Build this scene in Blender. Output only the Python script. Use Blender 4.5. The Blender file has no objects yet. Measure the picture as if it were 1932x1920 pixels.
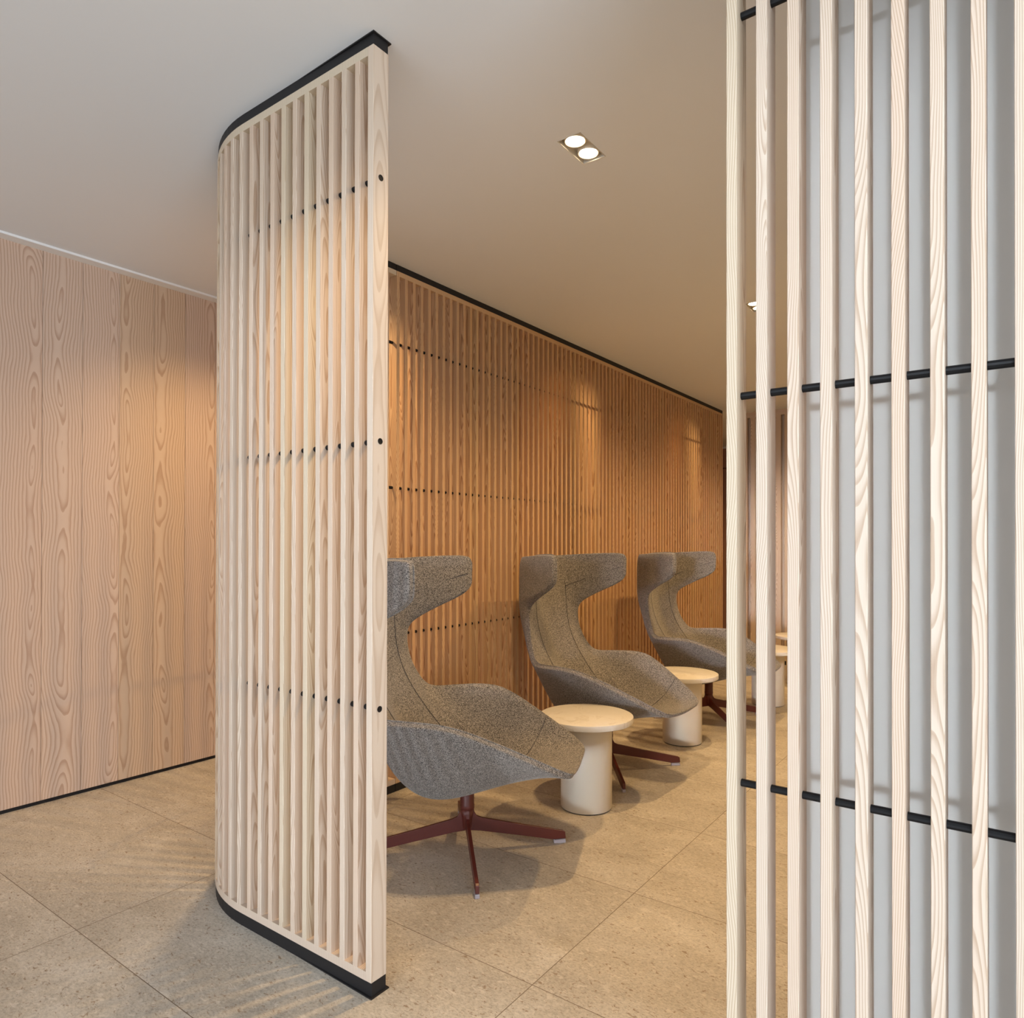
import bpy, bmesh, math, random
from mathutils import Vector, Matrix
S = bpy.context.scene
PI = math.pi
rnd = random.Random(7)

# ------------------------------------------------------------------ camera
F_PX, YAW, PITCH, ROLL, CY = 1311.85, 0.632207, 0.004916, 0.001464, 1020.34
cam = bpy.data.cameras.new('camera'); camo = bpy.data.objects.new('camera', cam)
S.collection.objects.link(camo); S.camera = camo
cam.sensor_fit = 'HORIZONTAL'; cam.sensor_width = 36.0
cam.lens = F_PX * 36.0 / 1932.0
cam.shift_x = 0.0; cam.shift_y = (CY - 960.0) / 1932.0
cam.clip_start = 0.05; cam.clip_end = 60
fwd = Vector((math.cos(YAW)*math.cos(PITCH), math.sin(YAW)*math.cos(PITCH), math.sin(PITCH)))
rt = Vector((math.sin(YAW), -math.cos(YAW), 0)); up = rt.cross(fwd)
rt2 = rt*math.cos(ROLL) + up*math.sin(ROLL); up2 = -rt*math.sin(ROLL) + up*math.cos(ROLL)
M = Matrix((rt2, up2, -fwd)).transposed().to_4x4(); M.translation = Vector((0, 0, 1.4))
camo.matrix_world = M

# ------------------------------------------------------------------ world, exposure, lights
S.view_settings.view_transform = 'Standard'; S.view_settings.look = 'None'
S.view_settings.gamma = 1.0; S.view_settings.exposure = 0.27
S.view_settings.use_curve_mapping = False
w = bpy.data.worlds.new('daylight'); S.world = w; w.use_nodes = True
bg = w.node_tree.nodes['Background']; bg.inputs[0].default_value = (0.72, 0.84, 1.0, 1); bg.inputs[1].default_value = 0.6

def area(name, loc, rot, sx, sy, power, color):
    l = bpy.data.lights.new(name, 'AREA'); l.shape = 'RECTANGLE'; l.size = sx; l.size_y = sy
    l.energy = power; l.color = color
    o = bpy.data.objects.new(name, l); o.location = loc; o.rotation_euler = rot
    S.collection.objects.link(o); return o
COOL = (0.80, 0.90, 1.0)
# daylight coming in through the windows behind and beside the camera (area -Z turned towards +X / +Y)
bm_ = area('low_daylight_beam', (-4.92, -0.15, 1.66), (PI/2 - math.radians(3.5), 0, -PI/2 + math.radians(9.6)), 3.1, 2.5, 9.5, (0.80, 0.89, 1.0))
bm_.data.spread = math.radians(6.5)
area('daylight_wide_window', (-4.93, 1.2, 1.5), (PI/2, 0, -PI/2), 4.0, 2.2, 100, COOL)
area('daylight_side_window', (-1.3, -3.13, 1.5), (PI/2, 0, 0), 3.6, 2.2, 165, COOL)
WARM = (1.0, 0.645, 0.29)
SPOT_W = 62
SPOT_BACK_W = 44

CEIL = 2.99
LAMP_X = [2.414, 4.708, 7.0]
LAMP_Y = 1.423
CORR_X = LAMP_X + [9.292]  # end lamp is added, out of view, to brighten the corridor's far wall
CORR_Y = 3.36

# ------------------------------------------------------------------ material helpers
def mat(name):
    m = bpy.data.materials.new(name); m.use_nodes = True
    nt = m.node_tree; b = nt.nodes['Principled BSDF']
    return m, nt, b
def N(nt, typ, **kw):
    n = nt.nodes.new(typ)
    for k, v in kw.items(): setattr(n, k, v)
    return n
def L(nt, a, b): nt.links.new(a, b)
def math_n(nt, op, a, b=None, c=None):
    n = N(nt, 'ShaderNodeMath', operation=op)
    for i, v in enumerate((a, b, c)):
        if v is None: continue
        if isinstance(v, (int, float)): n.inputs[i].default_value = v
        else: L(nt, v, n.inputs[i])
    return n.outputs[0]
def ramp(nt, fac, stops):
    r = N(nt, 'ShaderNodeValToRGB'); e = r.color_ramp.elements
    while len(e) < len(stops): e.new(0.5)
    for i, (p, c) in enumerate(stops): e[i].position = p; e[i].color = (*c, 1) if len(c) == 3 else c
    L(nt, fac, r.inputs[0]); return r.outputs[0]
def mixc(nt, fac, a, b, mode='MIX'):
    n = N(nt, 'ShaderNodeMix', data_type='RGBA', blend_type=mode)
    if isinstance(fac, (int, float)): n.inputs[0].default_value = fac
    else: L(nt, fac, n.inputs[0])
    for i, v in ((6, a), (7, b)):
        if isinstance(v, tuple): n.inputs[i].default_value = (*v, 1)
        else: L(nt, v, n.inputs[i])
    return n.outputs[2]
def noise(nt, vec, scale, detail=2, rough=0.5, dist=0):
    n = N(nt, 'ShaderNodeTexNoise'); n.inputs['Scale'].default_value = scale
    n.inputs['Detail'].default_value = detail; n.inputs['Roughness'].default_value = rough
    n.inputs['Distortion'].default_value = dist
    L(nt, vec, n.inputs['Vector']); return n.outputs['Fac']
def vmath(nt, op, a, b):
    n = N(nt, 'ShaderNodeVectorMath', operation=op)
    for i, v in ((0, a), (1, b)):
        if isinstance(v, tuple): n.inputs[i].default_value = v
        else: L(nt, v, n.inputs[i])
    return n.outputs[0]

def wood(name, early, late, ring=190.0, boards=None, tint=0.5, warp=0.022, cdist=0.03, contrast=1.0, rough=0.55, fineamp=0.004, shift=0.07, pxc=0.0):
    """solid growth-ring figure: rings around a pith axis that wanders along z"""
    m, nt, b = mat(name)
    tc = N(nt, 'ShaderNodeTexCoord'); co = tc.outputs['Object']
    sep = N(nt, 'ShaderNodeSeparateXYZ'); L(nt, co, sep.inputs[0])
    X, Y, Z = sep.outputs
    if boards:      # one long wall split into boards of a given width
        x0, bw = boards
        t = math_n(nt, 'DIVIDE', math_n(nt, 'SUBTRACT', X, x0), bw)
        idx = math_n(nt, 'FLOOR', t)
        wn = N(nt, 'ShaderNodeTexWhiteNoise', noise_dimensions='1D'); L(nt, idx, wn.inputs['W'])
        rv = wn.outputs['Value']; rc = wn.outputs['Color']
        X = math_n(nt, 'MULTIPLY', math_n(nt, 'SUBTRACT', math_n(nt, 'FRACT', t), 0.5), bw)
        Y = math_n(nt, 'MULTIPLY', Y, 0.0)
    else:
        oi = N(nt, 'ShaderNodeObjectInfo'); rv = oi.outputs['Random']
        wn = N(nt, 'ShaderNodeTexWhiteNoise', noise_dimensions='1D')
        L(nt, math_n(nt, 'MULTIPLY', rv, 913.0), wn.inputs['W']); rc = wn.outputs['Color']
    seed = math_n(nt, 'MULTIPLY', rv, 37.0)
    rsep = N(nt, 'ShaderNodeSeparateColor'); L(nt, rc, rsep.inputs[0])
    r1, r2, r3 = rsep.outputs
    # slow wander of the pith along the board
    cz = N(nt, 'ShaderNodeCombineXYZ'); L(nt, seed, cz.inputs[0]); L(nt, math_n(nt, 'MULTIPLY', Z, 1.1), cz.inputs[2])
    wob = N(nt, 'ShaderNodeTexNoise'); wob.inputs['Scale'].default_value = 1.0; wob.inputs['Detail'].default_value = 1.5
    L(nt, cz.outputs[0], wob.inputs['Vector'])
    wx = math_n(nt, 'MULTIPLY', math_n(nt, 'SUBTRACT', wob.outputs['Fac'], 0.5), warp*3.4)
    wz = math_n(nt, 'MULTIPLY', math_n(nt, 'SUBTRACT', wob.outputs['Fac'], 0.5), warp*7)
    # fine waviness
    cf = N(nt, 'ShaderNodeCombineXYZ')
    L(nt, math_n(nt, 'MULTIPLY', math_n(nt, 'ADD', X, seed), 14.0), cf.inputs[0]); L(nt, math_n(nt, 'MULTIPLY', Y, 14.0), cf.inputs[1])
    L(nt, math_n(nt, 'MULTIPLY', Z, 5.0), cf.inputs[2])
    fine = math_n(nt, 'MULTIPLY', math_n(nt, 'SUBTRACT', noise(nt, cf.outputs[0], 1.0, 2, 0.45), 0.5), fineamp*2)
    px = math_n(nt, 'ADD', math_n(nt, 'ADD', X, wx), math_n(nt, 'MULTIPLY', math_n(nt, 'SUBTRACT', r1, 0.5 - pxc/shift), shift))
    py = math_n(nt, 'ADD', math_n(nt, 'ADD', Y, wz), math_n(nt, 'ADD', math_n(nt, 'MULTIPLY', r2, 0.05), cdist))
    rr = math_n(nt, 'SQRT', math_n(nt, 'ADD', math_n(nt, 'MULTIPLY', px, px), math_n(nt, 'MULTIPLY', py, py)))
    rr = math_n(nt, 'ADD', rr, fine)
    rr = math_n(nt, 'MULTIPLY', rr, ring)
    # rings widen and narrow
    fr = math_n(nt, 'FRACT', rr)
    line = ramp(nt, fr, [(0.0, (0, 0, 0)), (0.45, (0.12,)*3), (0.86, (1, 1, 1)), (0.97, (0.75,)*3), (1.0, (0, 0, 0))])
    # fibres
    cg = N(nt, 'ShaderNodeCombineXYZ')
    L(nt, math_n(nt, 'ADD', math_n(nt, 'MULTIPLY', X, 900.0), seed), cg.inputs[0]); L(nt, math_n(nt, 'MULTIPLY', Y, 900.0), cg.inputs[1])
    L(nt, math_n(nt, 'MULTIPLY', Z, 14.0), cg.inputs[2])
    fib = noise(nt, cg.outputs[0], 1.0, 2, 0.6)
    hs = N(nt, 'ShaderNodeHueSaturation')
    fac = math_n(nt, 'MULTIPLY', line, 0.62*contrast)
    fac = math_n(nt, 'ADD', fac, math_n(nt, 'MULTIPLY', math_n(nt, 'SUBTRACT', fib, 0.5), 0.35))
    fac = math_n(nt, 'MAXIMUM', math_n(nt, 'MINIMUM', fac, 1.0), 0.0)
    col = mixc(nt, fac, early, late)
    pink = mixc(nt, math_n(nt, 'MULTIPLY', r3, tint), col, mixc(nt, 1.0, col, (0.99, 0.86, 0.78), 'MULTIPLY'))
    grn = mixc(nt, math_n(nt, 'MULTIPLY', math_n(nt, 'GREATER_THAN', r1, 0.72), tint*0.8), pink, mixc(nt, 1.0, pink, (0.97, 1.0, 0.84), 'MULTIPLY'))
    L(nt, grn, b.inputs['Base Color'])
    b.inputs['Roughness'].default_value = rough; b.inputs['Specular IOR Level'].default_value = 0.3
    bp = N(nt, 'ShaderNodeBump'); bp.inputs['Strength'].default_value = 0.12; bp.inputs['Distance'].default_value = 0.0006
    L(nt, fac, bp.inputs['Height']); L(nt, bp.outputs[0], b.inputs['Normal'])
    return m

def plain(name, col, rough=0.5, metal=0.0, spec=0.5, emit=None, es=0):
    m, nt, b = mat(name); b.inputs['Base Color'].default_value = (*col, 1)
    b.inputs['Roughness'].default_value = rough; b.inputs['Metallic'].default_value = metal
    b.inputs['Specular IOR Level'].default_value = spec
    if emit: b.inputs['Emission Color'].default_value = (*emit, 1); b.inputs['Emission Strength'].default_value = es
    return m

M_SLAT = wood('whitened_fir_slats', (0.66, 0.555, 0.45), (0.40, 0.265, 0.17), ring=290, warp=0.022, cdist=-0.025, fineamp=0.0022, contrast=1.12, shift=0.03, pxc=0.034)
M_POST = wood('whitened_fir_post', (0.66, 0.555, 0.45), (0.44, 0.31, 0.21), ring=150, warp=0.012, cdist=0.02, fineamp=0.003, contrast=0.85)
M_SLATN = wood('orange_fir_slats', (0.64, 0.445, 0.265), (0.33, 0.17, 0.082), ring=290, warp=0.022, cdist=-0.025, fineamp=0.0026, contrast=1.4, shift=0.03, pxc=0.034)  # same fir in a darker, more orange tone, for the back screen
M_PANEL = wood('fir_wall_boards', (0.61, 0.48, 0.385), (0.43, 0.295, 0.215), ring=70, boards=(1.522, 0.1982), warp=0.05, cdist=-0.01, contrast=1.45, fineamp=0.011, shift=0.15)
M_RAIL = wood('whitened_fir_rails', (0.64, 0.545, 0.45), (0.45, 0.325, 0.225), ring=150, warp=0.01)
M_RAILN = wood('orange_fir_rails', (0.62, 0.43, 0.255), (0.40, 0.23, 0.12), ring=150, warp=0.01)  # rails of the back screen in the matching orange tone
M_REDWOOD = plain('red_brown_wood', (0.33, 0.17, 0.10), 0.5)
M_BLACK = plain('black_steel', (0.014, 0.013, 0.014), 0.5, spec=0.3)
M_DOWEL = plain('black_tube', (0.008, 0.008, 0.009), 0.45, spec=0.22)
M_WHITE = plain('white_plaster', (0.67, 0.665, 0.64), 0.9, spec=0.2)
M_CEIL = plain('ceiling_paint', (0.76, 0.79, 0.82), 0.95, spec=0.1)
M_COVE = plain('cornice_paint', (0.82, 0.83, 0.83), 0.6)
M_TABLEMETAL = plain('cream_powder_coat', (0.67, 0.61, 0.51), 0.38)
M_RIM = plain('table_foot_ring', (0.05, 0.05, 0.055), 0.4, 0.6)
M_OXIDE = plain('oxide_red_lacquer', (0.10, 0.018, 0.012), 0.40)
M_GLIDE = plain('grey_glide', (0.42, 0.38, 0.42), 0.25)
M_STEEL = plain('lamp_housing_grey', (0.66, 0.61, 0.52), 0.6)
M_RING = plain('lamp_ring', (0.75, 0.68, 0.55), 0.3)
M_BULB = plain('lamp_glass', (1, 1, 1), 0.3, emit=(1.0, 0.86, 0.62), es=22)
M_FRAME = plain('window_frame_paint', (0.55, 0.55, 0.55), 0.5)

def marble():
    m, nt, b = mat('pale_marble'); tc = N(nt, 'ShaderNodeTexCoord')
    n = noise(nt, tc.outputs['Object'], 9, 6, 0.6, 1.5)
    c = ramp(nt, n, [(0.40, (0.68, 0.65, 0.59)), (0.56, (0.71, 0.68, 0.63)), (0.62, (0.60, 0.56, 0.49)), (0.68, (0.71, 0.68, 0.63))])
    L(nt, c, b.inputs['Base Color']); b.inputs['Roughness'].default_value = 0.3; return m
M_MARBLE = marble()

def floor_mat():
    m, nt, b = mat('limestone_tiles'); tc = N(nt, 'ShaderNodeTexCoord'); co = tc.outputs['Object']
    sep = N(nt, 'ShaderNodeSeparateXYZ'); L(nt, co, sep.inputs[0]); X, Y, Z = sep.outputs
    tx = math_n(nt, 'DIVIDE', math_n(nt, 'SUBTRACT', X, 1.107), 0.7215)
    ty = math_n(nt, 'DIVIDE', math_n(nt, 'SUBTRACT', Y, 1.257), 1.509)
    def edge(t, size):
        f = math_n(nt, 'FRACT', t)
        return math_n(nt, 'MULTIPLY', math_n(nt, 'MINIMUM', f, math_n(nt, 'SUBTRACT', 1.0, f)), size)
    e = math_n(nt, 'MINIMUM', edge(tx, 0.7215), edge(ty, 1.509))
    joint = math_n(nt, 'LESS_THAN', e, 0.0014)
    ci = N(nt, 'ShaderNodeCombineXYZ'); L(nt, math_n(nt, 'FLOOR', tx), ci.inputs[0]); L(nt, math_n(nt, 'FLOOR', ty), ci.inputs[1])
    wn = N(nt, 'ShaderNodeTexWhiteNoise', noise_dimensions='2D'); L(nt, ci.outputs[0], wn.inputs['Vector'])
    off = vmath(nt, 'SCALE', wn.outputs['Color'], (0, 0, 0)); off.node.inputs['Scale'].default_value = 20
    p = vmath(nt, 'ADD', co, off)
    st = vmath(nt, 'MULTIPLY', p, (1.0, 0.55, 1.0))    # bedding runs along the long side
    cloud = noise(nt, st, 4.2, 7, 0.68, 0.5)
    c1 = ramp(nt, cloud, [(0.30, (0.44, 0.39, 0.32)), (0.5, (0.535, 0.48, 0.40)), (0.70, (0.63, 0.58, 0.505))])
    grain = noise(nt, st, 160, 4, 0.75)
    c2 = mixc(nt, 0.75, c1, ramp(nt, grain, [(0.34, (0.50,)*3), (0.5, (0.82,)*3), (0.66, (1, 1, 1))]), 'MULTIPLY')
    flk = noise(nt, vmath(nt, 'MULTIPLY', p, (1.0, 0.45, 1.0)), 62, 3, 0.6, 0.6)
    c2 = mixc(nt, ramp(nt, flk, [(0.59, (0, 0, 0)), (0.66, (0.6,)*3)]), c2, (0.62, 0.565, 0.485))
    c3 = mixc(nt, ramp(nt, noise(nt, st, 95, 3, 0.6, 0.8), [(0.61, (0, 0, 0)), (0.67, (0.85,)*3)]), c2, (0.24, 0.17, 0.11))
    v = N(nt, 'ShaderNodeTexVoronoi'); v.inputs['Scale'].default_value = 17; L(nt, p, v.inputs['Vector'])
    v.inputs['Randomness'].default_value = 1.0
    vs = N(nt, 'ShaderNodeSeparateColor'); L(nt, v.outputs['Color'], vs.inputs[0])
    rad = math_n(nt, 'MULTIPLY', math_n(nt, 'SUBTRACT', vs.outputs[0], 0.70), 0.5)
    bl = math_n(nt, 'LESS_THAN', math_n(nt, 'ADD', v.outputs['Distance'], math_n(nt, 'MULTIPLY', grain, 0.12)), rad)
    c4 = mixc(nt, math_n(nt, 'MULTIPLY', bl, 0.45), c3, mixc(nt, vs.outputs[1], (0.26, 0.20, 0.14), (0.60, 0.52, 0.42)))
    c5 = mixc(nt, joint, c4, (0.16, 0.12, 0.085))
    L(nt, c5, b.inputs['Base Color']); b.inputs['Roughness'].default_value = 0.58; b.inputs['Specular IOR Level'].default_value = 0.35
    bp = N(nt, 'ShaderNodeBump'); bp.inputs['Strength'].default_value = 0.25; bp.inputs['Distance'].default_value = 0.001
    L(nt, math_n(nt, 'SUBTRACT', grain, joint), bp.inputs['Height']); L(nt, bp.outputs[0], b.inputs['Normal'])
    return m
M_FLOOR = floor_mat()

def tweed(name, dark, light, s=400):
    m, nt, b = mat(name); tc = N(nt, 'ShaderNodeTexCoord'); co = tc.outputs['Object']
    v = N(nt, 'ShaderNodeTexVoronoi'); v.inputs['Scale'].default_value = s; L(nt, co, v.inputs['Vector'])
    vs = N(nt, 'ShaderNodeSeparateColor'); L(nt, v.outputs['Color'], vs.inputs[0])
    n2 = noise(nt, co, s*0.8, 3, 0.8)
    f = math_n(nt, 'ADD', math_n(nt, 'MULTIPLY', vs.outputs[0], 0.5), math_n(nt, 'MULTIPLY', n2, 0.7))
    c = ramp(nt, f, [(0.36, dark), (0.62, tuple(0.5*(a+b2) for a, b2 in zip(dark, light))), (0.86, light)])
    big = noise(nt, co, 7, 3, 0.6)
    c = mixc(nt, 0.35, c, ramp(nt, big, [(0.3, (0.75,)*3), (0.7, (1, 1, 1))]), 'MULTIPLY')
    L(nt, c, b.inputs['Base Color']); b.inputs['Roughness'].default_value = 0.95; b.inputs['Specular IOR Level'].default_value = 0.15
    b.inputs['Sheen Weight'].default_value = 0.25; b.inputs['Sheen Roughness'].default_value = 0.5
    bp = N(nt, 'ShaderNodeBump'); bp.inputs['Strength'].default_value = 0.6; bp.inputs['Distance'].default_value = 0.0015
    L(nt, f, bp.inputs['Height']); L(nt, bp.outputs[0], b.inputs['Normal'])
    return m
M_TWEED = tweed('grey_tweed', (0.026, 0.025, 0.025), (0.39, 0.36, 0.33))
M_PIPE = tweed('tweed_piping', (0.026, 0.025, 0.025), (0.39, 0.36, 0.33))
M_STITCH = plain('dark_seam', (0.05, 0.05, 0.058), 0.95, spec=0.1)

# ------------------------------------------------------------------ mesh helpers
def link(o): S.collection.objects.link(o); return o
def obj(name, bm, m, parent=None, loc=None, rotz=0, smooth=False, bevel=None, seg=2):
    me = bpy.data.meshes.new(name); bmesh.ops.recalc_face_normals(bm, faces=bm.faces); bm.to_mesh(me); bm.free()
    me.materials.append(m)
    o = link(bpy.data.objects.new(name, me))
    if parent: o.parent = parent
    if loc is not None: o.location = loc
    o.rotation_euler = (0, 0, rotz)
    if smooth:
        for p in me.polygons: p.use_smooth = True
    if bevel:
        bv = o.modifiers.new('bevel', 'BEVEL'); bv.width = bevel; bv.segments = seg; bv.limit_method = 'ANGLE'; bv.angle_limit = 0.6
    return o
def add_box(bm, x0, x1, y0, y1, z0, z1):
    v = [bm.verts.new((x, y, z)) for x in (x0, x1) for y in (y0, y1) for z in (z0, z1)]
    for f in ((0, 1, 3, 2), (4, 6, 7, 5), (0, 4, 5, 1), (2, 3, 7, 6), (0, 2, 6, 4), (1, 5, 7, 3)):
        bm.faces.new([v[i] for i in f])
def box(name, x0, x1, y0, y1, z0, z1, m, parent=None, **kw):
    bm = bmesh.new(); add_box(bm, x0, x1, y0, y1, z0, z1); return obj(name, bm, m, parent, **kw)
def struct(o): o['kind'] = 'structure'; return o
def thing(name, label, cat, loc=(0, 0, 0), rotz=0, group=None):
    o = link(bpy.data.objects.new(name, None)); o.location = loc; o.rotation_euler = (0, 0, rotz)
    o.empty_display_size = 0.1
    o['label'] = label; o['category'] = cat
    if group: o['group'] = group
    return o
def lathe(bm, prof, n=48, cx=0, cy=0, cap=True):
    rings = []
    for r, z in prof:
        rings.append([bm.verts.new((cx + r*math.cos(2*PI*i/n), cy + r*math.sin(2*PI*i/n), z)) for i in range(n)])
    for a, b in zip(rings, rings[1:]):
        for i in range(n): bm.faces.new((a[i], a[(i+1) % n], b[(i+1) % n], b[i]))
    if cap: bm.faces.new(rings[0][::-1]); bm.faces.new(rings[-1])
def tube(bm, pts, r, n=10, closed=False):
    pts = [Vector(p) for p in pts]; rings = []; prev = None
    for i, p in enumerate(pts):
        if closed: t = pts[(i+1) % len(pts)] - pts[i-1]
        else: t = pts[min(i+1, len(pts)-1)] - pts[max(i-1, 0)]
        t.normalize()
        if prev is None:
            a = t.orthogonal().normalized()
        else:
            a = (prev - t*prev.dot(t)).normalized()
        prev = a; b = t.cross(a)
        rings.append([bm.verts.new(p + a*r*math.cos(2*PI*k/n) + b*r*math.sin(2*PI*k/n)) for k in range(n)])
    rng = range(len(rings)) if closed else range(len(rings)-1)
    for i in rng:
        A, B = rings[i], rings[(i+1) % len(rings)]
        for k in range(n): bm.faces.new((A[k], A[(k+1) % n], B[(k+1) % n], B[k]))
    if not closed: bm.faces.new(rings[0][::-1]); bm.faces.new(rings[-1])
def sweep_rect(bm, path, o0, o1, z0, z1):
    """path: list of (point2d, inward normal2d); rectangle between offsets o0..o1 along the normal"""
    rings = []
    for p, n in path:
        a = p + n*o0; b = p + n*o1
        rings.append([bm.verts.new(q) for q in ((a.x, a.y, z0), (b.x, b.y, z0), (b.x, b.y, z1), (a.x, a.y, z1))])
    for A, B in zip(rings, rings[1:]):
        for k in range(4): bm.faces.new((A[k], A[(k+1) % 4], B[(k+1) % 4], B[k]))
    bm.faces.new(rings[0][::-1]); bm.faces.new(rings[-1])

# ------------------------------------------------------------------ the setting
X0, X1, Y0, Y1 = -5.0, 11.15, -3.2, 4.25
bm = bmesh.new(); add_box(bm, X0-0.1, X1+0.1, Y0-0.1, Y1+0.2, -0.1, 0.0); struct(obj('floor', bm, M_FLOOR))

# ceiling with the openings of the recessed lamps
HX, HY = 0.103, 0.053
holes = [(x, LAMP_Y) for x in LAMP_X] + [(x, CORR_Y) for x in CORR_X]
bm = bmesh.new()
xs = sorted({X0-0.1, X1+0.1} | {x+s*HX for x, _ in holes for s in (-1, 1)})
ys = sorted({Y0-0.1, Y1+0.2} | {y+s*HY for _, y in holes for s in (-1, 1)})
gv = {(i, j, k): bm.verts.new((x, y, CEIL + 0.11*k)) for i, x in enumerate(xs) for j, y in enumerate(ys) for k in (0, 1)}
for i in range(len(xs)-1):
    for j in range(len(ys)-1):
        cx, cy = (xs[i]+xs[i+1])/2, (ys[j]+ys[j+1])/2
        hole = any(abs(cx-x) < HX and abs(cy-y) < HY for x, y in holes)
        if not hole: bm.faces.new([gv[i, j, 0], gv[i, j+1, 0], gv[i+1, j+1, 0], gv[i+1, j, 0]])
        else:
            q = [(i, j), (i+1, j), (i+1, j+1), (i, j+1)]
            for a, b2 in zip(q, q[1:]+q[:1]): bm.faces.new([gv[(*a, 0)], gv[(*b2, 0)], gv[(*b2, 1)], gv[(*a, 1)]])
        bm.faces.new([gv[i, j, 1], gv[i+1, j, 1], gv[i+1, j+1, 1], gv[i, j+1, 1]])
struct(obj('ceiling', bm, M_CEIL))

# left wall of upright fir boards above a black shadow gap
bm = bmesh.new(); x = 1.522 - 0.1982*33
while x < X1:
    add_box(bm, x+0.001, min(x+0.1972, X1), 4.25, 4.28, 0.022, CEIL); x += 0.1982
struct(obj('wall_left', bm, M_PANEL))
struct(box('wall_left_backing', X0-0.1, X1+0.1, 4.279, 4.36, 0.0, CEIL, M_BLACK))
bpy.data.objects['wall_left_backing'].name = 'wall_side'
struct(box('baseboard_left', X0, X1, 4.262, 4.279, 0.0, 0.024, M_BLACK))
struct(box('trim_1', X0, X1, 4.175, 4.25, CEIL-0.012, CEIL, M_COVE))
# wall at the end of the corridor
struct(box('wall_far', X1, X1+0.1, Y0, Y1, 0, CEIL, M_REDWOOD))
struct(box('trim_2', X1-0.02, X1, 2.95, Y1, CEIL-0.03, CEIL, M_COVE))
struct(box('trim_3', X1-0.008, X1, 2.95, Y1, 2.63, 2.65, plain('joint_brown', (0.10, 0.05, 0.03), 0.6)))
# solid white core behind the right-hand screen
struct(box('wall_right', 1.675, 8.1, -0.9, 0.432, 0, CEIL, M_WHITE))
# rear and near walls with their windows (behind the camera)
def wall_with_window(name, axis, pos, thick, a0, a1, wins, n0):
    bm = bmesh.new(); cuts = [a0]
    for (wa, wb, z0, z1) in wins: cuts += [wa, wb]
    cuts.append(a1)
    def B(u0, u1, z0, z1):
        if axis == 'x': add_box(bm, pos-thick, pos, u0, u1, z0, z1)
        else: add_box(bm, u0, u1, pos-thick, pos, z0, z1)
    for k in range(0, len(cuts), 2): B(cuts[k], cuts[k+1], 0, CEIL)
    for (wa, wb, z0, z1) in wins: B(wa, wb, 0, z0); B(wa, wb, z1, CEIL)
    struct(obj(name, bm, M_WHITE))
    for k, (wa, wb, z0, z1) in enumerate(wins):
        fr = bmesh.new(); t = 0.03
        def FB(u0, u1, za, zb):
            if axis == 'x': add_box(fr, pos-0.09, pos-0.05, u0, u1, za, zb)
            else: add_box(fr, u0, u1, pos-0.09, pos-0.05, za, zb)
        FB(wa, wa+t, z0, z1); FB(wb-t, wb, z0, z1); FB(wa+t, wb-t, z0, z0+t); FB(wa+t, wb-t, z1-t, z1)
        struct(obj('window_%d' % (n0+k), fr, M_FRAME))
wall_with_window('wall_rear', 'x', X0, 0.12, Y0, Y1, [(-1.8, 3.5, 0.3, 2.85)], 1)
wall_with_window('wall_near', 'y', Y0, 0.12, X0, X1, [(-3.3, 0.7, 0.3, 2.7)], 2)

# ------------------------------------------------------------------ slatted screens
ZB, ZT = 0.046, 2.953      # wood between the black channels
RAIL = 0.028
SW, SD = 0.0225, 0.064      # slat face and depth
DOW_Z = [2.548, 1.722, 0.885]

def slat_mesh(w_=SW, d_=SD, m=None, z0=ZB+RAIL, z1=ZT-RAIL):
    bm = bmesh.new(); add_box(bm, -w_/2, w_/2, -d_/2, d_/2, z0, z1)
    bmesh.ops.bevel(bm, geom=[e for e in bm.edges if abs(e.verts[0].co.z-e.verts[1].co.z) > 1], offset=0.0012, segments=1, affect='EDGES')
    bmesh.ops.recalc_face_normals(bm, faces=bm.faces)
    me = bpy.data.meshes.new('slat'); bm.to_mesh(me); bm.free(); me.materials.append(m or M_SLAT); return me
SLAT = slat_mesh()
SLATR = slat_mesh(0.0225)

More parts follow.
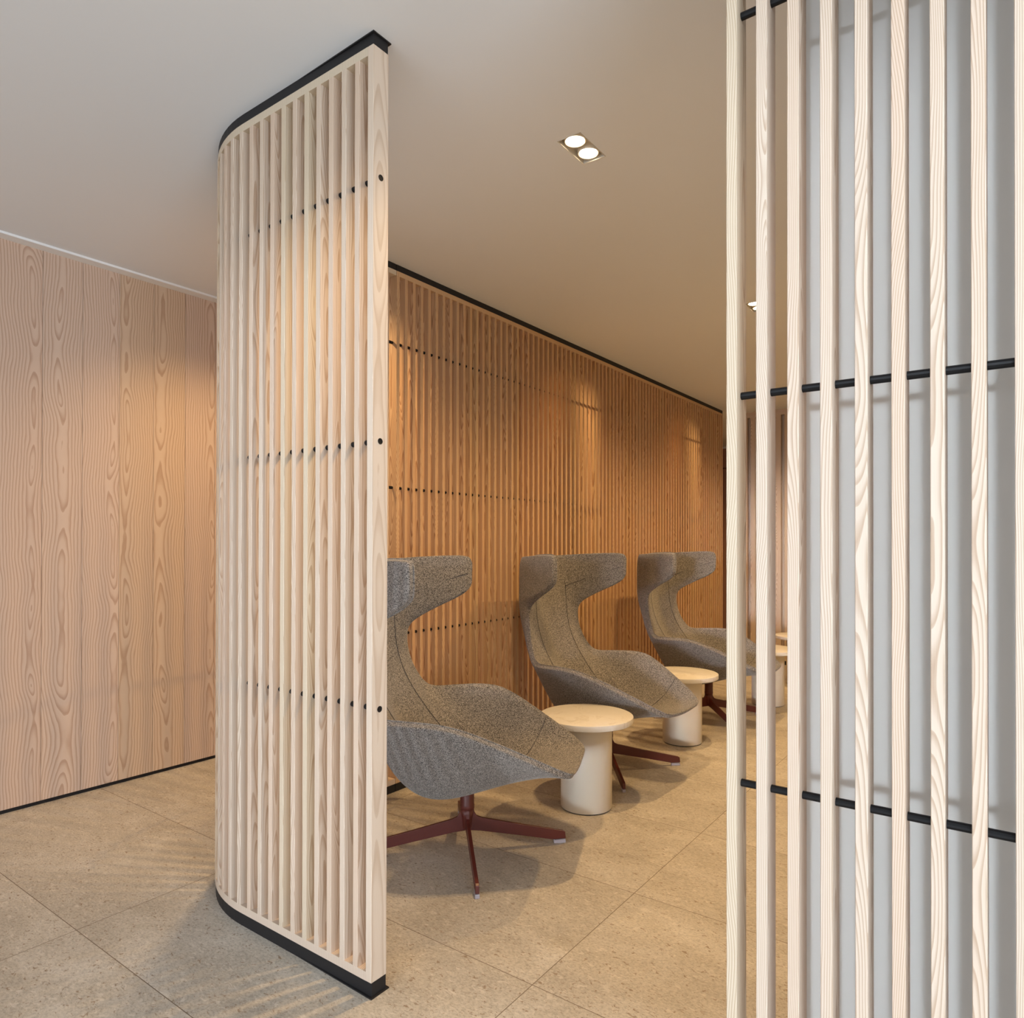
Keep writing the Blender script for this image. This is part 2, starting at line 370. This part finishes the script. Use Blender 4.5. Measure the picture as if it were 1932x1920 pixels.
def screen(label, path, slats, posts=(), dowel=True, slat_me=SLAT, flange=False, dz=DOW_Z, ends=(0, 0), rail=M_RAIL):
    """path: list of (p, n) in world xy along the face; slats: list of (centre point, angle of the width axis)"""
    o0 = path[0][0]
    t = thing('slat_screen', label, 'screen', (o0.x, o0.y, 0))
    P = [(p-o0, n) for p, n in path]
    for name, z0, z1, m in (('base_channel', 0.0, ZB, M_BLACK), ('bottom_rail', ZB, ZB+RAIL, rail),
                            ('top_rail', ZT-RAIL, ZT, rail), ('top_channel', ZT, CEIL, M_BLACK)):
        bm = bmesh.new()
        if m is M_BLACK: sweep_rect(bm, P, 0.003, SD-0.003, z0, z1)
        else: sweep_rect(bm, P, 0.0, SD, z0, z1)
        if flange and m is M_BLACK:
            zf = (0.0, 0.004) if z0 == 0 else (CEIL-0.004, CEIL)
            sweep_rect(bm, [(P[0][0]-(P[1][0]-P[0][0]).normalized()*0.006, P[0][1]), P[0], (P[0][0]+(P[1][0]-P[0][0]).normalized()*0.38+P[0][1]*0.008, P[0][1])], -0.005, SD+0.006, *zf)
        obj(name, bm, m, t)
    for c, a in slats:
        s = link(bpy.data.objects.new('slat', slat_me)); s.parent = t
        s.location = (c.x-o0.x, c.y-o0.y, 0); s.rotation_euler = (0, 0, a + (PI if rnd.random() < 0.5 else 0))
    for name, c, a, w_ in posts:
        obj(name, (lambda b_: (add_box(b_, -w_/2, w_/2, -SD/2, SD/2, ZB, ZT), b_)[1])(bmesh.new()), M_SLAT, t, loc=(c.x-o0.x, c.y-o0.y, 0), rotz=a, bevel=0.0015)
    if dowel:
        for z in dz:
            bm = bmesh.new(); q = [p + n*(SD/2) for p, n in P]
            d0 = (q[0]-q[1]).normalized()*ends[0]; q[0] = q[0] + d0
            tube(bm, [(a.x, a.y, z) for a in q], 0.0082, 12)
            obj('dowel', bm, M_DOWEL, t, smooth=False)
    return t

V2 = lambda x, y: Vector((x, y))
# 1. left screen: straight, then curving round into the back run
XF = 1.478; R = 0.60; YB = 2.922
path = [(V2(XF, 1.618), V2(1, 0)), (V2(XF, YB-R), V2(1, 0))]
for k in range(1, 25):
    a = PI - (PI/2)*k/24
    path.append((V2(XF+R+R*math.cos(a), YB-R+R*math.sin(a)), V2(-math.cos(a), -math.sin(a))))
path.append((V2(2.788, YB), V2(0, -1)))
slats = []; yk = 1.6922
PITCH_S = 0.0637
s = yk - 1.618
Ls = (YB-R) - 1.618; Rc = R - SD/2; La = Rc*PI/2; Lb = 2.788-(XF+R)
while s < Ls+La+Lb-0.012:
    if s <= Ls: slats.append((V2(XF+SD/2, 1.618+s), PI/2))
    elif s <= Ls+La:
        a = PI - (s-Ls)/Rc; slats.append((V2(XF+R+Rc*math.cos(a), YB-R+Rc*math.sin(a)), a-PI/2))
    else: slats.append((V2(XF+R+(s-Ls-La), YB-SD/2), 0))
    s += PITCH_S
path_post = V2(XF+SD/2, 1.618+0.0135)
p_in = [(V2(XF, 1.6433), V2(1, 0))] + path[1:]
scr = screen('pale slatted wood screen on black base curving away at its left end', path, slats, posts=[], flange=True, dowel=False)
# rails must stop at the end post: rebuild the two wood rails from the inner path
o0 = path[0][0]
for nm in ('bottom_rail', 'top_rail'):
    r_ = [c for c in scr.children if c.name.startswith(nm)][0]
    bm = bmesh.new(); z0, z1 = ((ZB, ZB+RAIL) if nm == 'bottom_rail' else (ZT-RAIL, ZT))
    sweep_rect(bm, [(p-o0, n) for p, n in p_in], 0.0004, SD-0.0004, z0, z1)
    bmesh.ops.recalc_face_normals(bm, faces=bm.faces); me = bpy.data.meshes.new(nm); bm.to_mesh(me); bm.free(); me.materials.append(M_RAIL); r_.data = me
post = box('end_post', -SD/2, SD/2, 0, 0.0255, ZB, ZT, M_POST, scr, loc=(SD/2, 0, 0), bevel=0.0015)
for z in DOW_Z:
    q = [p-o0+n*(SD/2) for p, n in p_in]
    bm = bmesh.new(); tube(bm, [(a.x, a.y, z) for a in q], 0.0088, 12); d = obj('dowel', bm, M_DOWEL, scr)
    # recessed cap showing on the face of the end post
    bm = bmesh.new(); n_ = 20; rr = [(0.0098, -0.0008), (0.0098, 0.004), (0.0072, 0.004), (0.0072, -0.0004)]
    rings = [[bm.verts.new((SD/2+r*math.cos(2*PI*i/n_), yy, z+r*math.sin(2*PI*i/n_))) for i in range(n_)] for r, yy in ((0.0098, 0.003), (0.0098, -0.0010), (0.0078, -0.0010), (0.0072, -0.0003))]
    for A, B in zip(rings, rings[1:]):
        for i in range(n_): bm.faces.new((A[i], A[(i+1) % n_], B[(i+1) % n_], B[i]))
    bm.faces.new(rings[-1]); obj('dowel_cap', bm, M_DOWEL, scr)

# 2. back run
xb0, xb1 = 2.7925, 8.134
path = [(V2(xb0, YB-SD), V2(0, 1)), (V2(xb1, YB-SD), V2(0, 1))]
slats = []; x = xb0 + SW/2
n = int(round((xb1-xb0-SW)/0.0648))
for k in range(n+1): slats.append((V2(xb0+SW/2 + k*(xb1-xb0-SW)/n, YB-SD/2), 0))
screen('long straight slatted wood screen behind the three tweed armchairs', path, slats, ends=(-0.004, 0), slat_me=slat_mesh(m=M_SLATN), rail=M_RAILN)

# 3. right screen beside the opening, running out of the picture
ya = 0.5115
path = [(V2(XF, ya), V2(1, 0)), (V2(XF, -1.10), V2(1, 0))]
slats = [(V2(XF+SD/2, ya-0.011-k*0.0629), PI/2) for k in range(26)]
screen('pale slatted wood screen in the right foreground before the white wall', path, slats, ends=(-0.018, 0), dz=[2.548, 1.722, 0.886], slat_me=SLATR)

# 4. screen closing the far end of the lounge
XE = 8.42
path = [(V2(XE, 2.72), V2(1, 0)), (V2(XE, 0.5), V2(1, 0))]
SLATW = slat_mesh(0.058, SD)
slats = [(V2(XE+SD/2, 2.69-k*0.098), PI/2) for k in range(23)]
t4 = screen('slatted wood screen closing the far end of the lounge beyond the tables', path, slats, slat_me=SLATW, dowel=False)
for c_ in t4.children:
    if c_.name.startswith('top_channel'): c_.data.materials[0] = M_RAIL; c_.name = 'head_rail'
obj('back_board', (lambda b_: (add_box(b_, SD, SD+0.02, -2.2, 0, ZB, ZT), b_)[1])(bmesh.new()), M_RAIL, t4)

# ------------------------------------------------------------------ recessed twin downlights
def downlight(x, y, label, power, cone=146, blend=0.8):
    t = thing('ceiling_downlight', label, 'ceiling light', (x, y, CEIL), group='recessed twin downlights')
    bm = bmesh.new(); e = 0.0012
    add_box(bm, -HX+e, HX-e, -HY+e, HY-e, 0.028, 0.033)      # back plate
    for s_ in (-1, 1):
        add_box(bm, -HX+e, HX-e, s_*(HY-e)-0.0015*(s_ > 0), s_*(HY-e)+0.0015*(s_ < 0), -0.001, 0.045)
        add_box(bm, s_*(HX-e)-0.0015*(s_ > 0), s_*(HX-e)+0.0015*(s_ < 0), -HY+e, HY-e, -0.001, 0.045)
    obj('housing', bm, M_STEEL, t)
    for s_ in (-1, 1):
        bm = bmesh.new(); cx = s_*0.052
        lathe(bm, [(0.044, 0.045), (0.044, 0.006), (0.041, 0.004), (0.0385, 0.006), (0.037, 0.045)], 40, cx, 0, cap=False)
        rg = obj('lamp_ring', bm, M_RING, t, smooth=True)
        bm = bmesh.new(); lathe(bm, [(0.001, 0.012), (0.02, 0.0115), (0.030, 0.013), (0.035, 0.018), (0.036, 0.024)], 40, cx, 0)
        obj('bulb', bm, M_BULB, rg, smooth=True)
        l = bpy.data.lights.new('downlight_beam', 'SPOT'); l.energy = power; l.color = WARM
        l.spot_size = math.radians(cone); l.spot_blend = blend; l.shadow_soft_size = 0.022
        lo = link(bpy.data.objects.new('downlight_beam', l)); lo.location = (x+cx, y, CEIL-0.006)
downlight(LAMP_X[0], LAMP_Y, 'recessed twin spotlight in the ceiling nearest the opening', SPOT_W)
downlight(LAMP_X[1], LAMP_Y, 'recessed twin spotlight glimpsed between the right-hand slats', SPOT_W)
downlight(LAMP_X[2], LAMP_Y, 'recessed twin spotlight over the far end of the lounge', SPOT_W)
for x_, w_ in zip(CORR_X, ('first', 'second', 'third', 'added end lamp')):
    downlight(x_, CORR_Y, 'recessed twin spotlight over the corridor behind the back screen, %s of its row' % w_, SPOT_BACK_W, 138, 1.0)

# ------------------------------------------------------------------ side tables
def side_table(x, y, label):
    t = thing('side_table', label, 'table', (x, y, 0), group='round side tables between the armchairs')
    bm = bmesh.new(); lathe(bm, [(0.128, 0.0), (0.131, 0.0015), (0.131, 0.006)], 64); obj('foot_ring', bm, M_RIM, t, smooth=True)
    bm = bmesh.new(); lathe(bm, [(0.1355, 0.006), (0.1365, 0.008), (0.1365, 0.457), (0.1355, 0.459)], 64)
    obj('column', bm, M_TABLEMETAL, t, smooth=True, bevel=0.0006)
    bm = bmesh.new(); lathe(bm, [(0.245, 0.459), (0.2485, 0.4615), (0.249, 0.465), (0.249, 0.486), (0.248, 0.489), (0.245, 0.4905)], 96)
    o = obj('tabletop', bm, M_MARBLE, t, smooth=True)
    o.modifiers.new('es', 'EDGE_SPLIT').split_angle = 0.7
    return t
side_table(3.244, 1.881, 'round white side table beside the nearest armchair')
side_table(4.713, 1.949, 'round white side table beyond the middle armchair')
side_table(6.270, 1.800, 'round white side table past the farthest armchair, seen between slats')
side_table(7.36, 1.79, 'round white side table farthest back, its top just above another')

# ------------------------------------------------------------------ armchairs
# stations from the head down the back and along the seat: inner centre, inner crease, outer edge (right half)
ST = [
 # centre (y,z)      crease (x,y,z)          mid (x,y,z)             edge (x,y,z)
 ((-.478, 1.322), (.150, -.470, 1.322), (.300, -.320, 1.335), (.414, -.112, 1.344)),
 ((-.480, 1.295), (.155, -.468, 1.295), (.305, -.318, 1.310), (.416, -.101, 1.322)),
 ((-.484, 1.230), (.160, -.464, 1.230), (.310, -.312, 1.245), (.415, -.100, 1.250)),
 ((-.487, 1.165), (.168, -.456, 1.160), (.312, -.318, 1.180), (.414, -.098, 1.178)),
 ((-.488, 1.120), (.172, -.448, 1.115), (.305, -.340, 1.130), (.398, -.140, 1.138)),
 ((-.486, 1.060), (.176, -.438, 1.055), (.278, -.375, 1.065), (.340, -.288, 1.066)),
 ((-.480, 1.000), (.178, -.430, .995), (.262, -.402, .995), (.293, -.392, 1.002)),
 ((-.470, .930), (.178, -.424, .925), (.252, -.410, .925), (.283, -.407, .952)),
 ((-.452, .850), (.178, -.408, .850), (.250, -.400, .850), (.281, -.398, .855)),
 ((-.424, .770), (.178, -.378, .770), (.258, -.378, .768), (.297, -.372, .770)),
 ((-.392, .700), (.178, -.338, .700), (.275, -.342, .690), (.330, -.326, .688)),
 ((-.352, .620), (.180, -.280, .615), (.292, -.280, .625), (.341, -.294, .664)),
 ((-.298, .520), (.182, -.205, .520), (.305, -.185, .560), (.385, -.165, .672)),
 ((-.225, .400), (.180, -.125, .435), (.315, -.085, .520), (.412, -.050, .677)),
 ((-.140, .325), (.175, -.040, .385), (.312, .010, .500), (.417, .045, .672)),
 ((-.030, .305), (.168, .060, .372), (.298, .110, .475), (.388, .135, .640)),
 ((.090, .325), (.158, .160, .385), (.270, .195, .465), (.352, .225, .598)),
 ((.210, .362), (.150, .250, .400), (.245, .285, .455), (.315, .318, .553)),
 ((.320, .395), (.142, .345, .418), (.222, .370, .448), (.278, .408, .508)),
 ((.420, .420), (.135, .430, .430), (.200, .445, .440), (.246, .474, .472)),
 ((.490, .432), (.120, .492, .436), (.180, .495, .444), (.216, .510, .452)),
 ((.522, .434), (.105, .522, .437), (.150, .520, .440), (.180, .522, .443)),
]
TH = 0.044
# outer skin: centre (y,z) and lower/rear corner (x,y,z) for each station
OUT = [((-.528, 1.318), (.244, -.530, 1.318)), ((-.534, 1.292), (.252, -.546, 1.292)), ((-.538, 1.230), (.254, -.552, 1.230)),
       ((-.540, 1.165), (.254, -.553, 1.160)), ((-.541, 1.115), (.252, -.552, 1.110)), ((-.540, 1.055), (.250, -.550, 1.050)),
       ((-.538, .995), (.247, -.544, .990)), ((-.530, .925), (.244, -.530, .920)), ((-.512, .850), (.240, -.502, .845)),
       ((-.488, .765), (.240, -.476, .760)), ((-.460, .690), (.241, -.448, .680)), ((-.422, .605), (.242, -.406, .595)),
       ((-.372, .500), (.240, -.352, .490)), ((-.300, .355), (.228, -.282, .372)), ((-.205, .262), (.212, -.185, .292)),
       ((-.085, .248), (.204, -.070, .272)), ((.050, .285), (.198, .065, .312)), ((.180, .335), (.190, .190, .356)),
       ((.300, .366), (.180, .300, .390)), ((.405, .386), (.165, .400, .408)), ((.480, .398), (.150, .478, .410)), ((.515, .410), (.130, .512, .416))]
def chair_meshes():
    rows = []
    for c, cr, md, ed in ST:
        half = [Vector((0, c[0], c[1])), Vector((cr[0]*0.5, c[0]*0.7+cr[1]*0.3, c[1]*0.7+cr[2]*0.3)), Vector(cr), Vector(md), Vector(ed)]
        rows.append([Vector((-v.x, v.y, v.z)) for v in half[:0:-1]] + half)
    nr, nc = len(rows), len(rows[0])
    bm = bmesh.new()
    inner = [[bm.verts.new(v) for v in r] for r in rows]
    # outward offset surface
    def nrm(i, j):
        du = rows[min(i+1, nr-1)][j]-rows[max(i-1, 0)][j]; dv = rows[i][min(j+1, nc-1)]-rows[i][max(j-1, 0)]
        return du.cross(dv).normalized()
    outer = []
    for i in range(nr):
        o_ = []
        for j in range(nc):
            n_ = nrm(i, j)
            k = TH
            if j in (0, nc-1): k = TH*0.80
            if i >= nr-3: k *= (0.95, 0.8, 0.6)[i-(nr-3)]
            if i == 0: k *= 0.8
            q = abs(j-4); sx = 1 if j > 4 else -1; oc, ok = OUT[i]
            if q == 4: v_ = rows[i][j]+n_*k
            elif q == 3: v_ = Vector((sx*ok[0], ok[1], ok[2]))
            else: 
                u_ = q/3.0; v_ = Vector((sx*ok[0]*u_*1.0, oc[0]*(1-u_*u_)+ok[1]*u_*u_, oc[1]*(1-u_*u_)+ok[2]*u_*u_))
            o_.append(bm.verts.new(v_))
        outer.append(o_)
    for i in range(nr-1):
        for j in range(nc-1):
            bm.faces.new((inner[i][j], inner[i+1][j], inner[i+1][j+1], inner[i][j+1]))
            bm.faces.new((outer[i][j], outer[i][j+1], outer[i+1][j+1], outer[i+1][j]))
    loop = [(0, j) for j in range(nc)] + [(i, nc-1) for i in range(1, nr)] + [(nr-1, j) for j in range(nc-2, -1, -1)] + [(i, 0) for i in range(nr-2, 0, -1)]
    cl = bm.edges.layers.float.new('crease_edge')
    for a, b2 in zip(loop, loop[1:]+loop[:1]):
        bm.faces.new((inner[a[0]][a[1]], inner[b2[0]][b2[1]], outer[b2[0]][b2[1]], outer[a[0]][a[1]]))
    for a, b2 in zip(loop, loop[1:]+loop[:1]):
        for g in (inner, outer):
            e = bm.edges.get((g[a[0]][a[1]], g[b2[0]][b2[1]]))
            if e: e[cl] = 0.75
    for i in range(nr-1):      # folded seams of the shell
        for j in (2, nc-3):
            for g in (inner, outer):
                e = bm.edges.get((g[i][j], g[i+1][j])); 
                if e: e[cl] = 0.25 if i > 3 else 0.1
    edge = [rows[i][j]+nrm(i, j)*TH*0.12 for i, j in loop]
    return bm, rows, loop, edge
def catmull(P, n, closed=False):
    out = []; m_ = len(P)
    for i in range(m_ if closed else m_-1):
        g = lambda k: P[k % m_] if closed else P[max(0, min(m_-1, k))]
        a, b, c, d = g(i-1), g(i), g(i+1), g(i+2)
        for s_ in range(n):
            t_ = s_/n
            out.append(0.5*((2*b)+(c-a)*t_+(2*a-5*b+4*c-d)*t_*t_+(3*b-a-3*c+d)*t_**3))
    if not closed: out.append(P[-1])
    return out

def blade_mesh():
    """one leg of the star base, along +x"""
    bm = bmesh.new()
    prof = [(0.0, 0.190), (0.030, 0.190), (0.0335, 0.168), (0.044, 0.150), (0.066, 0.140), (0.25, 0.098), (0.452, 0.056), (0.462, 0.050), (0.465, 0.020),
            (0.405, 0.018), (0.25, 0.047), (0.06, 0.080), (0.0, 0.086)]
    h = 0.0075
    A = [bm.verts.new((x, -h, z)) for x, z in prof]; B = [bm.verts.new((x, h, z)) for x, z in prof]
    bm.faces.new(A); bm.faces.new(B[::-1])
    for i in range(len(prof)):
        k = (i+1) % len(prof); bm.faces.new((A[i], B[i], B[k], A[k]))
    return bm

def make_chair(x, y, deg, base_deg, label):
    t = thing('wing_armchair', label, 'armchair', (x, y, 0), math.radians(deg)-PI/2, group='high-backed tweed swivel armchairs')
    bm, rows, loop, edge = chair_meshes()
    sh = obj('upholstered_shell', bm, M_TWEED, t, smooth=True)
    ss = sh.modifiers.new('sub', 'SUBSURF'); ss.levels = 2; ss.render_levels = 3
    bm = bmesh.new()
    # piping follows the smoothed rim
    sm = [(edge[k-1]*1+edge[k]*4+edge[(k+1) % len(edge)]*1)/6 for k in range(len(edge))]
    tube(bm, catmull(sm, 4, True), 0.0036, 8, closed=True)
    obj('piping', bm, M_PIPE, t, smooth=True)
    nr = len(rows); nc = len(rows[0])
    def seam(pts, nm='seam'):
        bm = bmesh.new(); tube(bm, catmull(pts, 5), 0.0012, 6); obj(nm, bm, M_STITCH, t, smooth=True)
    def sp(i, j):
        a = rows[i][j]; nb = [rows[min(i+1, nr-1)][j], rows[max(i-1, 0)][j], rows[i][min(j+1, nc-1)], rows[i][max(j-1, 0)]]
        q = a*0.0
        for v in nb: q += v
        du = rows[min(i+1, nr-1)][j]-rows[max(i-1, 0)][j]; dv = rows[i][min(j+1, nc-1)]-rows[i][max(j-1, 0)]
        n_ = du.cross(dv).normalized()
        return a*0.62+q*0.095-n_*0.0028
    for j in (2, nc-3): seam([sp(i, j) for i in range(1, 16)])
    seam([sp(17, j) for j in range(0, nc)])
    for q in (1, -1):
        J = (lambda k: (nc-1)//2 + q*k)
        seam([sp(11, J(4)), sp(12, J(3)), (sp(13, J(3))+sp(13, J(2)))*0.5, sp(15, J(2))])
        seam([sp(4, J(2)), sp(3, J(3)), sp(2, J(4))])
    # swivel column and star base
    bm = bmesh.new(); lathe(bm, [(0.033, 0.186), (0.034, 0.188), (0.034, 0.2035), (0.0325, 0.205), (0.0325, 0.30)], 32); obj('column', bm, M_OXIDE, t, smooth=True, bevel=0.001)
    a0 = math.radians(base_deg) - (math.radians(deg)-PI/2)
    bm = bmesh.new(); lathe(bm, [(0.012, 0.086), (0.020, 0.100), (0.026, 0.150), (0.033, 0.186)], 32); obj('hub', bm, M_OXIDE, t, smooth=True)
    for k in range(4):
        lg = obj('leg', blade_mesh(), M_OXIDE, t, rotz=a0+k*PI/2, bevel=0.0015)
        gb = bmesh.new(); add_box(gb, 0.408, 0.464, -0.0095, 0.0095, 0.0, 0.0165)
        g = obj('glide', gb, M_GLIDE, lg, bevel=0.002)
    return t
# sub-part placement: glides are built in the leg's own axes
make_chair(2.469, 2.063, -66.5, -45, 'high-backed grey tweed armchair nearest the camera, partly behind the left screen')
make_chair(3.903, 2.109, -91.9, -50, 'high-backed brown-grey tweed armchair in the middle, between two white tables')
make_chair(5.535, 2.061, -90.8, -45, 'high-backed brown tweed armchair farthest away, its seat front behind slats')
